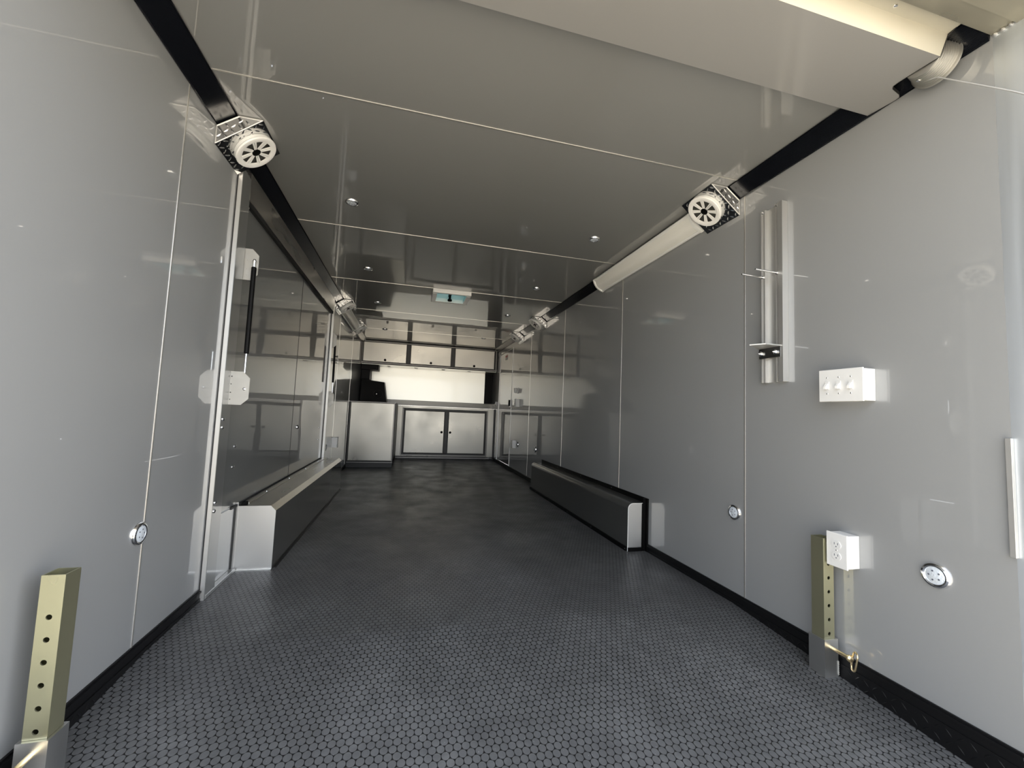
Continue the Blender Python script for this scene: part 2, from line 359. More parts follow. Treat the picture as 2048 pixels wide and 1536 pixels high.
K = [(0.784, 2.056), (0.808, 2.05), (0.83, 2.006)]+[(y, zf(y)) for y in ys[::-1][1:]]
for (y0, z0), (y1, z1) in zip(K, K[1:]):
    e0, e1 = xend(y0), xend(y1)
    mb.faces([(e0, y0, z0), (e1, y1, z1), (e1-0.001, y1, z1+0.013), (e0-0.001, y0, z0+0.013), (e0+0.0025, y0, z0), (e1+0.0025, y1, z1), (e1+0.0015, y1, z1+0.013), (e0+0.0015, y0, z0+0.013)],
             [(0, 1, 2, 3), (4, 7, 6, 5), (0, 4, 5, 1), (3, 2, 6, 7), (0, 3, 7, 4), (1, 5, 6, 2)])
o = link('end_flange', mb, M['frame'], cv); o['label'] = 'dark turned edge at the notched end'
link('rivet', MB().lathe([(0.006, 0), (0.005, 0.002), (0.0, 0.003)], (2.10, 0.789, 2.0555), (0, 0, -1), 12), M['chrome'], cv)

dr = thing('cable_drum', (2.395, 0.868, 1.97), 'grooved silver cable drum in the dark gap beside the right wall', 'cable drum')
mb = MB(); prof = [(0.03, -0.03)]
for i in range(9):
    rr = 0.048+0.0016*i; h = -0.03+i*0.0062; prof += [(rr-0.003, h), (rr+0.001, h+0.0014), (rr+0.001, h+0.0038), (rr-0.003, h+0.0050)]
prof += [(0.066, 0.026), (0.066, 0.032), (0.03, 0.034)]
mb.lathe(prof, (2.380, 0.878, 2.040), (1, 0, 0), 56)
link('drum', mb, M['drum'], dr)
link('shaft', MB().cyl((2.352, 0.878, 2.053), (2.438, 0.878, 2.053), 0.0115), M['steel'], dr)
link('set_screw', MB().lathe([(0.006, 0), (0.005, 0.006), (0, 0.007)], (2.369, 0.900, 1.997), (-0.2, 0.3, -1), 10), M['chrome'], dr)
tag(link('cable', MB().tube([(2.385, 0.885, 1.985), (2.383, 0.860, 1.974), (2.38, 0.70, 1.80), (2.378, 0.5, 1.565), (2.375, 0.2, 1.21), (2.372, 0.02, 1.0)], 0.0019, 8), M['cable']), 'thin steel cable running from the drum out past the right rear post', 'cable')

# aluminium bar and slam latch on the right rear post
tag(link('metal_bar', MB().box(W-0.012, W-0.0005, 0.757, 0.770, 0.545, 0.862, 0.001), M['alu_w']), 'short upright bare metal bar on the edge of the right rear post', 'bar')
la = thing('latch_plate', (W-0.004, 0.72, 0.57), 'recessed dark latch plate set in the right rear post at the picture edge', 'latch')
mb = MB(); z0, z1, y0, y1 = 0.612, 0.800, 0.668, 0.732
mb.box(W-0.006, W-0.0035, y1-0.014, y1, z0, z1); mb.box(W-0.006, W-0.0035, y0, y0+0.012, z0, z1); mb.box(W-0.006, W-0.0035, y0, y1, z1-0.035, z1); mb.box(W-0.006, W-0.0035, y0, y1, z0, z0+0.035)
link('plate', mb, M['steel'], la)
link('recess', MB().box(W-0.0048, W-0.0036, y0+0.008, y1-0.01, z0+0.02, z1-0.02), M['hole'], la)
link('striker', MB().box(W-0.009, W-0.0048, y1-0.022, y1-0.016, z0+0.036, z1-0.036, 0.001), M['brass'], la)
for z in (z0+0.016, z1-0.016): link('screw', MB().lathe([(0.005, 0), (0.004, 0.002), (0, 0.0025)], (W-0.006, (y0+y1)/2+0.012, z), (-1, 0, 0), 12), M['chrome'], la)

# ------------------------------------------------------------------ speaker pods
def make_pod(side, label):
    """origin at the wall/ceiling corner, near end; side 0 left, 1 right"""
    s = 1 if side == 0 else -1; X = 0.172; Z = 0.138; LY = 0.235
    g = 'diamond plate speaker pods along the ceiling corners'
    t = thing('speaker_pod', (0, 0, 0), label, 'speaker', g)
    Q = lambda x, y, z: (s*x, y, z)
    P1 = (0.0015, -Z); P2 = (X, -0.0015); P3 = (CV+0.006, -0.0015); P4 = (0.0015, -(H-H1)-0.007)
    mb = MB(); prof = [P1, P2, P3, P4]
    mb.prism([(s*a, b) for a, b in prof], 0, LY)
    e = Vector((X, 0, Z-0.0015)).normalized(); n = Vector((e.z, 0, -e.x))     # along the face, and outward
    wdt = math.hypot(X, Z)
    mb.treads(Q(0.0015, 0, -Z), Q(e.x, 0, e.z), (0, 1, 0), Q(n.x, 0, n.z), lambda a, b: 0.008 < a < wdt-0.008 and 0.008 < b < LY-0.006 and math.hypot(a-wdt/2-0.014, b-LY/2-0.010) > 0.086, pitch=0.027, L=0.026, wd=0.0075, h=0.0018)
    def inend(a, b):
        z = -Z+b; x = a
        return z < -0.01 and x > 0.006 and (x-0.0)*(Z)/X-Z < z-0.006 and not (x < CV and z > -(H-H1)-0.006-0.0 and x/CV+(-z)/(H-H1) < 1.35)
    mb.treads(Q(0, -0.0, -Z), Q(1, 0, 0), (0, 0, 1), (0, -1, 0), inend, pitch=0.0255, L=0.025, wd=0.0075, h=0.0016)
    link('housing', mb, M['diamond'], t)
    # welded bright edges
    mb = MB(); R = 0.0028
    mb.tube([Q(*(P1[0]+0.001, 0.0, P1[1]+0.001)), Q(P2[0]-0.002, 0.0, P2[1]-0.001)], R, 6)
    mb.tube([Q(P1[0]+0.001, 0, P1[1]), Q(P4[0]+0.001, 0, P4[1])], R, 6); mb.tube([Q(P2[0], 0, -0.003), Q(P3[0], 0, -0.003)], R, 6); mb.tube([Q(P3[0], 0, -0.003), Q(P4[0]+0.002, 0, P4[1])], R, 6)
    link('weld_seam', mb, M['alu_w'], t)
    cw = wdt/2+0.014; cy0 = LY/2+0.010
    c = Vector(Q(0.0015+e.x*cw, cy0, -Z+e.z*cw)); N = Vector(Q(n.x, 0, n.z)); E = Vector(Q(e.x, 0, e.z)); Y = Vector((0, 1, 0))
    link('speaker_rim', MB().lathe([(0.087, 0), (0.089, 0.006), (0.088, 0.014), (0.080, 0.014), (0.078, 0.010)], c, N, 48, True, False), M['cap'], t)
    link('speaker_cone', MB().lathe([(0.079, 0.011), (0.070, 0.010), (0.02, 0.002), (0.0, 0.002)], c, N, 32), M['cone'], t)
    mb = MB()                                   # grille: outer ring with eight double spokes
    mb.lathe([(0.089, 0.014), (0.0915, 0.019), (0.089, 0.025), (0.078, 0.027), (0.066, 0.023), (0.066, 0.018), (0.078, 0.016), (0.089, 0.014)], c, N, 48, True, False)
    for k in range(8):
        an = 2*math.pi*k/8+0.2; d = E*math.cos(an)+Y*math.sin(an); q = N.cross(d)
        for sg in (-1, 1):
            i0, i1, o0, o1 = 0.0007, 0.0052, 0.0010, 0.0090
            pts = [(0.014, i0, 0.020), (0.014, i1, 0.020), (0.070, o1, 0.0245), (0.070, o0, 0.0245)]
            V = [c+d*a+q*(sg*b)+N*h for a, b, h in pts]+[c+d*a+q*(sg*b)+N*(h-0.005) for a, b, h in pts]
            mb.faces(V, [(0, 1, 2, 3), (7, 6, 5, 4), (0, 4, 5, 1), (1, 5, 6, 2), (2, 6, 7, 3), (3, 7, 4, 0)])
    link('grille', mb, M['grille'], t)
    link('hub', MB().lathe([(0.019, 0.008), (0.019, 0.0215), (0.013, 0.024), (0, 0.0245)], c, N, 24), M['black'], t)
    return t
podL = make_pod(0, 'speaker pod at the top of the left wall nearest the opening, above the door post'); podL.location = (0, 1.895, H)
copy_tree(podL, (0, 4.86, H), 'left wall speaker pod above the far escape door post, before the tube light')
copy_tree(podL, (0, 6.22, H), 'left wall speaker pod at the cabinet end of the tube light')
podR = make_pod(1, 'speaker pod on the right wall nearest the opening, touching the long white light'); podR.location = (W, 1.712, H)
copy_tree(podR, (W, 4.765, H), 'right wall speaker pod second from the opening, midway down the cove')
copy_tree(podR, (W, 5.79, H), 'right wall speaker pod closest to the back cabinets')

# corner lights
def corner_light(side, y0, y1, label):
    s = 1 if side == 0 else -1; x0 = 0 if side == 0 else W
    t = thing('corner_light', (x0+s*0.05, (y0+y1)/2, H-0.12), label, 'light', 'long white lights mounted across the ceiling corners')
    a = Vector((0.012, -0.112)); b = Vector((0.104, -0.020)); e = (b-a).normalized(); n = Vector((e.y, -e.x)); wd = (b-a).length
    def prof(k, th, ext=0.0):
        P = []
        for i in range(13):
            q = i/12; P.append(a+e*(wd*(q*(1-2*k)+k))+n*(th+0.020*math.sin(math.pi*q)))
        P += [b-e*wd*k-n*0.018, a+e*wd*k-n*0.018]
        return [(x0+s*p.x, H+p.y) for p in P]
    link('cover', MB().prism(prof(0.10, 0.004), y0+0.012, y1-0.012), M['diff'], t)
    mb = MB()
    for k in (0.0, 1.0):
        c = a+e*wd*k; d = 1 if k == 0 else -1
        P = [c-n*0.02, c+n*0.006, c+e*d*0.008+n*0.012, c+e*d*0.016+n*0.012, c+e*d*0.016-n*0.018]
        mb.prism([(x0+s*p.x, H+p.y) for p in P], y0+0.006, y1-0.006)
    link('side_rail', mb, M['cap'], t)
    for yy in ((y0, y0+0.016), (y1-0.016, y1)): link('end_cap', MB().prism(prof(-0.02, 0.009), *yy), M['cap'], t)
corner_light(1, 1.965, 3.225, 'long white corner light beside the near right speaker pod')
corner_light(0, 5.10, 6.215, 'tube shaped corner light high on the left, strung between two speaker pods')

# ------------------------------------------------------------------ round chrome lights
def make_puck(ax, label, grp):
    t = thing('round_light', (0, 0, 0), label, 'light', grp); ax = Vector(ax)
    link('chrome_ring', MB().lathe([(0.0385, 0), (0.0385, 0.002), (0.035, 0.0085), (0.030, 0.0105), (0.0262, 0.009), (0.0258, 0.004)], (0, 0, 0), ax, 40), M['chrome'], t)
    link('lens', MB().lathe([(0.0262, 0.003), (0.0262, 0.007), (0.020, 0.0095), (0.0, 0.0105)], (0, 0, 0), ax, 32), M['lens'], t)
    mb = MB(); tt = Vector((0, 1, 0)); a = ax.cross(tt)
    for k in range(5): an = k*2*math.pi/5; p = (tt*math.cos(an)+a*math.sin(an))*0.014; mb.lathe([(0.0026, 0.0085), (0.0026, 0.0108), (0, 0.011)], p, ax, 8)
    link('led_chip', mb, M['led'], t); return t
G1 = 'round chrome lights set in the ceiling'
cp = [((0.452, 2.514), 'ceiling light on the left, nearest the opening'), ((2.00, 2.506), 'ceiling light on the right, nearest the opening'),
      ((0.437, 3.704), 'left ceiling light, second from the opening, in front of the vent'), ((1.965, 3.70), 'right ceiling light, second from the opening'),
      ((0.440, 4.867), 'left ceiling light just beyond the roof vent'), ((1.962, 4.868), 'right ceiling light level with the third speaker pod'),
      ((0.435, 6.47), 'left ceiling light closest to the overhead cabinets'), ((1.965, 6.54), 'right ceiling light closest to the overhead cabinets')]
p0 = make_puck((0, 0, -1), 'small round chrome '+cp[0][1], G1); p0.location = (*cp[0][0], H)
for (x, y), l in cp[1:]: copy_tree(p0, (x, y, H), 'small round chrome '+l)
G2 = 'round chrome lights low on the walls'
p1 = make_puck((-1, 0, 0), 'round chrome light low on the right wall, nearest, below the white outlet', G2); p1.location = (W, 0.938, 0.433)
copy_tree(p1, (W, 1.742, 0.433), 'round chrome light low on the right wall beside the first panel seam')
copy_tree(p1, (W, 5.043, 0.438), 'round chrome light low on the right wall beyond the wheel box')
copy_tree(p1, (W, 5.915, 0.430), 'round chrome light right next to the far right outlet')
p2 = make_puck((1, 0, 0), 'round chrome light low on the left wall on the panel seam', G2); p2.location = (0, 1.655, 0.425)
copy_tree(p2, (0, 4.845, 0.430), 'round chrome light low on the left wall just past the far door post')

# ------------------------------------------------------------------ roof vent
v = thing('roof_vent', (1.205, 4.24, H-0.03), 'square white roof vent with a teal lid in the middle of the ceiling', 'vent')
mb = MB(); a, b = 0.0, 0.045
for q in ((VX0-0.02, VX1+0.02, VY0-0.02, VY0+0.015), (VX0-0.02, VX1+0.02, VY1-0.025, VY1+0.02), (VX0-0.02, VX0+0.025, VY0+0.025, VY1-0.025), (VX1-0.025, VX1+0.02, VY0+0.025, VY1-0.025)): mb.box(*q, H-0.042, H, 0.004)
link('frame', mb, M['grille'], v)
mb = MB()
for q in ((VX0+0.001, VX0+0.006, VY0, VY1), (VX1-0.006, VX1-0.001, VY0, VY1), (VX0, VX1, VY0+0.001, VY0+0.006), (VX0, VX1, VY1-0.006, VY1-0.001)): mb.box(*q, H-0.01, H+0.11)
link('shaft_wall', mb, M['white'], v)
link('lid', MB().box(VX0, VX1, VY0, VY1, H+0.10, H+0.105), M['teal'], v)
mb = MB(); mb.box(1.19, 1.22, VY0+0.02, VY1-0.02, H+0.02, H+0.03); mb.box(VX0+0.02, VX1-0.02, 4.225, 4.255, H+0.02, H+0.03)
link('crossbar', mb, M['frame'], v)
link('crank_knob', MB().lathe([(0.012, 0.05), (0.012, 0.0), (0.022, -0.004), (0.024, -0.018), (0.018, -0.024), (0, -0.025)], (1.205, 4.33, H-0.02), (0, 0, 1), 20), M['black'], v)

# ------------------------------------------------------------------ left escape door
d = bpy.data.objects.new('door_1', None); d.location = (0, (YD0+YD1)/2, ZD0); COL.objects.link(d); d['kind'] = 'structure'
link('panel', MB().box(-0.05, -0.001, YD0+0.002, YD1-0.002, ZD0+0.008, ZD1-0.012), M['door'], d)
PT = 0.022                                # near post: raised tube with a thin dark gap on its edge
link('post', MB().box(0.0, PT, 2.1405, 2.240, 0.0, H1-0.045, 0.0012), M['alu_d'], d)
link('lit_edge', MB().box(0.0045, PT-0.001, 2.138, 2.1415, 0.0, H1-0.045), M['alu_w'], d)  # side of the post facing the opening; its daylight is painted as paler metal
link('gap_seal', MB().box(0.0, 0.0045, 2.137, 2.141, 0.0, H1-0.045), M['seal'], d)
link('gap_seal', MB().box(-0.001, 0.004, 2.458, 2.476, 0.0, 0.335), M['seal'], d)
link('post', MB().box(0.0, PT, 4.652, 4.745, ZD0-0.01, H1-0.05, 0.0015), M['alu_d'], d)
link('lit_edge', MB().box(0.006, PT+0.004, 4.648, 4.653, ZD0, H1-0.05), M['alu_w'], d)  # daylit side of the far post, likewise painted as paler metal
link('gap_seal', MB().box(0.0, 0.006, 4.645, 4.653, ZD0, H1-0.05), M['seal'], d)
link('header', MB().box(0.0, PT, 2.240, 4.652, ZD1, H1-0.012, 0.0015), M['alu_b'], d)
link('header_seal', MB().box(-0.001, PT-0.004, 2.240, 4.64, ZD1-0.022, ZD1), M['seal'], d)
link('top_seal', MB().box(-0.001, PT-0.006, 2.16, 4.75, H1-0.012, H1-0.003), M['seal'], d)
link('bottom_seal', MB().box(-0.001, 0.008, 2.40, 4.64, ZD0-0.004, ZD0+0.008), M['seal'], d)
link('panel_seam', MB().box(-0.002, 0.0008, 3.438, 3.443, ZD0+0.01, ZD1-0.02), M['frame'], d)
# gusset in the near upper corner
link('gusset', MB().prism([(2.240, ZD1), (2.295, ZD1), (2.240, ZD1-0.085)], 0.006, 0.010, 'x'), M['alu_w'], d)
def oct_plate(x0, x1, y, z0, z1, c):
    return MB().prism([(x0, z0), (x1-c, z0), (x1, z0+c), (x1, z1-c), (x1-c, z1), (x0, z1)], y, y+0.004)
mbp = oct_plate(0.002, 0.084, 2.244, 1.475, 1.632, 0.03)
for zz in (1.50, 1.53, 1.575, 1.605): mbp.lathe([(0.003, 0), (0, 0.001)], (0.036, 2.244, zz), (0, -1, 0), 8)
o = link('strut_plate', mbp, M['plate'], d)
mbp = oct_plate(PT, 0.104, 2.205, 0.862, 1.020, 0.03)
link('plate_mark', MB().box(PT+0.003, PT+0.007, 2.2042, 2.205, 0.885, 0.889).box(PT+0.003, PT+0.008, 2.2042, 2.205, 0.917, 0.922).box(PT+0.003, PT+0.007, 2.2042, 2.205, 0.957, 0.961).box(PT+0.003, PT+0.008, 2.2042, 2.205, 0.993, 0.998), M['frame'], d); link('strut_plate', mbp, M['plate'], d)
link('strut_plate', oct_plate(PT-0.01, 0.060, 4.70, 1.498, 1.665, 0.032), M['plate'], d)
link('strut_plate', oct_plate(PT-0.01, 0.072, 4.70, 0.868, 1.035, 0.032), M['plate'], d)
def bolt(p, ax, rad=0.009): return MB().lathe([(rad, 0), (rad*0.95, rad*0.35), (rad*0.6, rad*0.65), (0, rad*0.75)], p, ax, 16)
for p in ((PT, 2.165, 0.794), (PT, 2.166, 0.756), (PT, 2.163, 0.417), (PT, 2.161, 0.380), (-0.001, 2.395, 0.650), (-0.001, 2.392, 0.546)): link('bolt', bolt(p, (1, 0, 0)), M['chrome'], d)
link('bolt', bolt((0.084, 2.205, 0.938), (0, -1, 0), 0.007), M['chrome'], d)
for p in ((-0.001, 4.44, 0.66), (-0.001, 4.43, 0.545), (0.0, 4.80, 0.78), (0.0, 4.80, 0.74), (0.0, 4.80, 0.40), (0.0, 4.80, 0.36)): link('bolt', bolt(p, (1, 0, 0), 0.007), M['chrome'], d)
link('knob', bolt((-0.001, 3.60, 0.70), (1, 0, 0), 0.016), M['chrome'], d)
link('sill', MB().box(0.0, 0.024, 2.15, 2.47, 0.0, 0.018, 0.002), M['alu_d'], d)

def strut(a, b, label):
    a = Vector(a); b = Vector(b); L = (b-a).length; ax = (b-a)/L
    t = thing('gas_strut', (b.x, b.y, b.z), label, 'gas strut', 'black gas struts on the left escape door')
    link('end_ball', MB().lathe([(0.0, -0.009), (0.006, -0.007), (0.009, 0.0), (0.006, 0.006), (0.006, 0.035)], a, ax, 16), M['chrome'], t)
    link('cylinder', MB().lathe([(0.006, 0.03), (0.011, 0.034), (0.011, L*0.72), (0.008, L*0.725)], a, ax, 24), M['black'], t)
    link('rod', MB().cyl(a+ax*L*0.72, b, 0.0048, seg=12), M['chrome'], t)
    link('end_ball', MB().lathe([(0.0045, -0.03), (0.006, -0.008), (0.009, 0.0), (0.006, 0.007), (0, 0.009)], b, ax, 16), M['chrome'], t)
strut((0.070, 2.232, 1.570), (0.070, 2.232, 0.935), 'long black gas strut standing beside the near door post')
strut((0.045, 4.72, 1.60), (0.052, 4.72, 0.95), 'black gas strut on the far door post, beyond the door')

# ------------------------------------------------------------------ wheel boxes
wl = thing('wheel_box', (0.1, 3.6, 0), 'left wheel box under the escape door, topped with bare metal', 'wheel box', 'wheel boxes along both walls')
y0, y1, X, Z, c = 2.485, 4.742, 0.190, 0.332, 0.026
pr = [(0.001, 0.0), (X, 0.0), (X, Z-c), (X-c, Z), (0.001, Z)]
link('side_panel', MB().box(X-0.004, X, y0, y1, 0, Z-c), M['fender'], wl)
link('top_panel', MB().box(0.001, X-c, y0, y1, Z-0.004, Z).poly([(X, y0, Z-c), (X, y1, Z-c), (X-c, y1, Z), (X-c, y0, Z)]), M['alu_b'], wl)
link('end_plate', MB().prism(pr, y0-0.004, y0), M['alu_w'], wl)
link('end_plate', MB().prism(pr, y1, y1+0.004), M['alu_w'], wl)
link('hinge_rail', MB().box(0.004, 0.042, y0+0.05, y1-0.02, Z, Z+0.006, 0.001), M['alu_b'], wl)
link('clip', MB().box(0.022, 0.046, y0-0.002, y0+0.026, Z, Z+0.02, 0.002), M['black'], wl)
link('corner_angle', MB().box(0.0, 0.012, y0-0.008, y0-0.004, 0.0, Z+0.02), M['alu_w'], wl)
link('base_angle', MB().box(X, X+0.014, y0+0.02, y1, 0.0, 0.004).box(X, X+0.003, y0+0.02, y1, 0.0, 0.012), M['frame'], wl)
link('foot_strip', MB().box(0.01, X, y0-0.014, y0-0.004, 0.0, 0.005), M['alu'], wl)
for y in (2.86, 3.36, 3.86, 4.36): link('rivet', bolt((0.03, y, Z+0.006), (0, 0, 1), 0.006), M['chrome'], wl)
wr = thing('wheel_box', (2.37, 3.6, 0), 'right wheel box edged with black trim and a pale end plate', 'wheel box', 'wheel boxes along both walls')
y0, y1, X, Z, c = 2.52, 4.735, 2.303, 0.310, 0.036
arc = [(X+c-c*math.cos(t), Z-c+c*math.sin(t)) for t in [i*math.pi/2/6 for i in range(7)]]
link('side_panel', MB().box(X, X+0.004, y0, y1, 0, Z-c), M['fender'], wr)
mb = MB()
for (a0, b0), (a1, b1) in zip(arc, arc[1:]): mb.poly([(a0, y0, b0), (a0, y1, b0), (a1, y1, b1), (a1, y0, b1)], True)
mb.box(X+c, W-0.001, y0, y1, Z-0.004, Z); link('top_panel', mb, M['fender'], wr)
pr = [(W-0.001, 0.0), (X, 0.0)]+arc+[(W-0.001, Z)]
link('end_plate', MB().prism(pr, y0-0.004, y0), M['alu_w'], wr)
link('end_plate', MB().prism(pr, y1, y1+0.004), M['alu_w'], wr)
link('plate_edge', MB().tube([(X, y0-0.004, 0.0)]+[(a, y0-0.004, b) for a, b in arc]+[(W-0.03, y0-0.004, Z)], 0.0022, 6), M['cap'], wr)
link('wall_trim', MB().box(W-0.006, W-0.0005, y0-0.03, y1+0.02, Z, Z+0.034).box(W-0.03, W-0.0005, y0-0.012, y0-0.004, 0.0, Z+0.034), M['black'], wr)
link('wall_trim', MB().box(W-0.036, W-0.031, y0-0.009, y0-0.004, 0.0, Z).box(W-0.012, W-0.0005, y0-0.03, y0-0.012, 0.0, Z+0.034), M['black'], wr)
link('base_trim', MB().box(X-0.012, X, y0, y1, 0.0, 0.026).box(X, W-0.036, y0-0.014, y0-0.004, 0.0, 0.024), M['black'], wr)
for y in (2.53, 3.05, 3.55, 4.05, 4.5): link('rivet', bolt((X-0.012, y, 0.014), (-1, 0, 0), 0.004), M['chrome'], wr)
for y in (2.51, 3.0, 3.6, 4.2): link('rivet', bolt((W-0.006, y, Z+0.018), (-1, 0, 0), 0.004), M['chrome'], wr)

# ------------------------------------------------------------------ right wall bracket rail
br = thing('accessory_rail', (W, 1.50, 1.06), 'tall bare metal rail on the right wall with two pins and a small shelf bracket', 'rail')
y0, y1, z0, z1 = 1.437, 1.556, 1.062, 1.876; D = 0.028
pf = []                                            # section in (y, depth)
sec = [(y1, 0), (y1, D), (y1-0.006, D), (y1-0.008, D-0.007), (y1-0.016, D-0.007), (y1-0.018, D), (y1-0.024, D), (y1-0.026, 0.010),
       (y0+0.044, 0.010), (y0+0.042, D), (y0+0.036, D), (y0+0.034, D-0.008), (y0+0.028, D-0.008), (y0+0.026, D+0.002), (y0+0.020, D+0.003), (y0, D+0.003), (y0, 0)]
link('channel', MB().prism([(W-0.0005-dd, yy) for yy, dd in sec], z0, z1, 'z'), M['alu_w'], br)
for yy in (y1-0.012, y0+0.031):
    link('screw', MB().lathe([(0.008, 0), (0.008, 0.005), (0.004, 0.008), (0, 0.008)], (W-D+0.006, yy, z1-0.01), (-1, 0, 0.3), 14), M['chrome'], br)
PL = 0.118
for yy, zz in ((y1-0.012, 1.555), (y0+0.031, 1.553)):
    link('pin', MB().lathe([(0.007, 0), (0.007, 0.008), (0.0042, 0.010), (0.0042, PL), (0.0036, PL+0.003), (0, PL+0.003)], (W-D+0.004, yy, zz), (-1, 0, 0.02), 12), M['chrome'], br)
mb = MB(); xs = W-D-0.003
mb.prism([(xs+0.002, y0+0.006), (xs-0.085, y0+0.006), (xs-0.118, y0+0.060), (xs+0.002, y1+0.008)], 1.218, 1.223, 'z')
link('shelf_plate', mb, M['alu_w'], br)
mb = MB(); mb.box(xs-0.002, xs+0.002, y0+0.012, y1+0.006, 1.172, 1.218)
link('clamp_block', mb, M['steel'], br)
for yy in (y0+0.034, y1-0.010): link('clamp_bolt', MB().lathe([(0.011, 0), (0.011, 0.006), (0.006, 0.011), (0.0, 0.020)], (xs-0.002, yy, 1.195), (-1, 0, 0), 14), M['chrome'], br)

# ------------------------------------------------------------------ electrical boxes
def elec_box(name, x, sg, y0, y1, z0, z1, dep, label, cat, kind, grp=None, n=3):
    t = thing(name, (x, (y0+y1)/2, z0), label, cat, grp); xf = x+sg*dep
    link('box_body', MB().box(min(x, xf-sg*0.006), max(x, xf-sg*0.006), y0+0.003, y1-0.003, z0+0.003, z1-0.003, 0.002), M['white'], t)
    link('face_plate', MB().box(min(xf-sg*0.006, xf), max(xf-sg*0.006, xf), y0, y1, z0, z1, 0.002), M['white'], t)
    zc = (z0+z1)/2
    if kind == 'switch':
        for k in range(n):
            yc = y0+(y1-y0)*(0.26+0.27*k) if n == 3 else (y0+y1)/2
            link('toggle', MB().prism([(xf, zc-0.010), (xf+sg*0.004, zc-0.012), (xf+sg*0.014, zc-0.014), (xf+sg*0.013, zc-0.004), (xf+sg*0.003, zc+0.008), (xf, zc+0.008)], yc-0.0045, yc+0.0045), M['grille'], t)
            link('toggle_collar', MB().box(min(xf, xf+sg*0.002), max(xf, xf+sg*0.002), yc-0.008, yc+0.008, zc-0.016, zc+0.016, 0.0008), M['white'], t)
            for dz in (-0.030, 0.030): link('screw', MB().lathe([(0.0032, 0), (0.002, 0.0014), (0, 0.0015)], (xf, yc, zc+dz), (sg, 0, 0), 10), M['alu'], t)
    else:
        for dz in (-0.020, 0.020):
            mb = MB(); yc = (y0+y1)/2
            P = [(yc+0.0165*math.cos(a), zc+dz+0.0145*math.sin(a)) for a in [i*2*math.pi/28 for i in range(28)]]
            mb.prism([(p, max(zc+dz-0.0125, min(zc+dz+0.0125, q))) for p, q in P], min(xf, xf+sg*0.002), max(xf, xf+sg*0.002), 'x')
            rc = link('receptacle', mb, M['white'], t)
            mb = MB()
            for dy in (-0.0062, 0.0062): mb.box(min(xf, xf+sg*0.0024), max(xf, xf+sg*0.0024), yc+dy-0.001, yc+dy+0.001, zc+dz-0.001, zc+dz+0.007)
            mb.lathe([(0.0022, 0), (0.0022, 0.0024), (0, 0.0024)], (xf, yc, zc+dz-0.007), (sg, 0, 0), 10)
            o = link('slot', mb, M['led'], rc)
        link('screw', MB().lathe([(0.0032, 0), (0.002, 0.0014), (0, 0.0015)], (xf, (y0+y1)/2, zc), (sg, 0, 0), 10), M['alu'], t)
    return t
elec_box('switch_box', W, -1, 1.092, 1.252, 0.968, 1.088, 0.062, 'white surface box with three toggle switches on the near right wall', 'switch box', 'switch')
elec_box('outlet_box', W, -1, 1.157, 1.232, 0.368, 0.489, 0.062, 'white double power outlet box above the right square post', 'outlet', 'outlet')
elec_box('outlet_box', W, -1, 6.000, 6.085, 0.365, 0.485, 0.062, 'far white outlet box low on the right wall near the side door', 'outlet', 'outlet')
elec_box('outlet_box', 0, 1, 5.20, 5.275, 0.395, 0.520, 0.065, 'white outlet box low on the left wall beyond the escape door', 'outlet', 'outlet')
elec_box('switch_box', W, -1, 5.895, 5.985, 0.982, 1.103, 0.058, 'white switch box at mid height by the right side door', 'switch box', 'switch', n=1)
elec_box('switch_box', W, -1, 7.43, 7.48, 1.01, 1.09, 0.04, 'small white switch box in the far right corner above the counter', 'switch box', 'switch', n=1)
t = thing('wall_hook', (W, 6.02, 1.20), 'small white tapered fitting on the right wall above the switch box', 'hook')
link('backplate', MB().box(W-0.010, W-0.0005, 5.985, 6.045, 1.185, 1.275, 0.003), M['white'], t)
link('cup', MB().lathe([(0.016, 0), (0.030, 0.07), (0.024, 0.07), (0.012, 0.005)], (W-0.038, 6.015, 1.195), (0, 0, 1), 20), M['white'], t)

# ------------------------------------------------------------------ right side door
d2 = bpy.data.objects.new('door_2', None); d2.location = (W, (YR0+YR1)/2, 0.055); COL.objects.link(d2); d2['kind'] = 'structure'
link('panel', MB().box(W+0.002, W+0.04, YR0+0.004, YR1-0.004, 0.060, 1.935), M['door'], d2)
link('jamb', MB().box(W-0.006, W+0.003, YR0-0.008, YR0+0.007, 0.04, 1.95, 0.001), M['alu_w'], d2)
link('jamb', MB().box(W-0.008, W+0.003, YR1-0.012, YR1+0.012, 0.04, 1.95, 0.001), M['alu_w'], d2)
link('jamb', MB().box(W-0.005, W+0.003, YR0, YR1, 1.933, 1.945, 0.001), M['alu_w'], d2)
h = link('handle_plate', MB().box(W-0.006, W+0.003, 6.44, 6.52, 0.985, 1.11, 0.003), M['alu'], d2)
link('lever', MB().box(W-0.030, W-0.006, 6.46, 6.49, 1.0, 1.10, 0.006), M['black'], h)
o = link('warning_sticker', MB().box(W-0.001, W+0.0022, 6.78, 6.95, 1.80, 1.88), M['white'], d2)
link('sticker_band', MB().box(W-0.0018, W-0.001, 6.785, 6.945, 1.845, 1.878), M['label_r'], o)

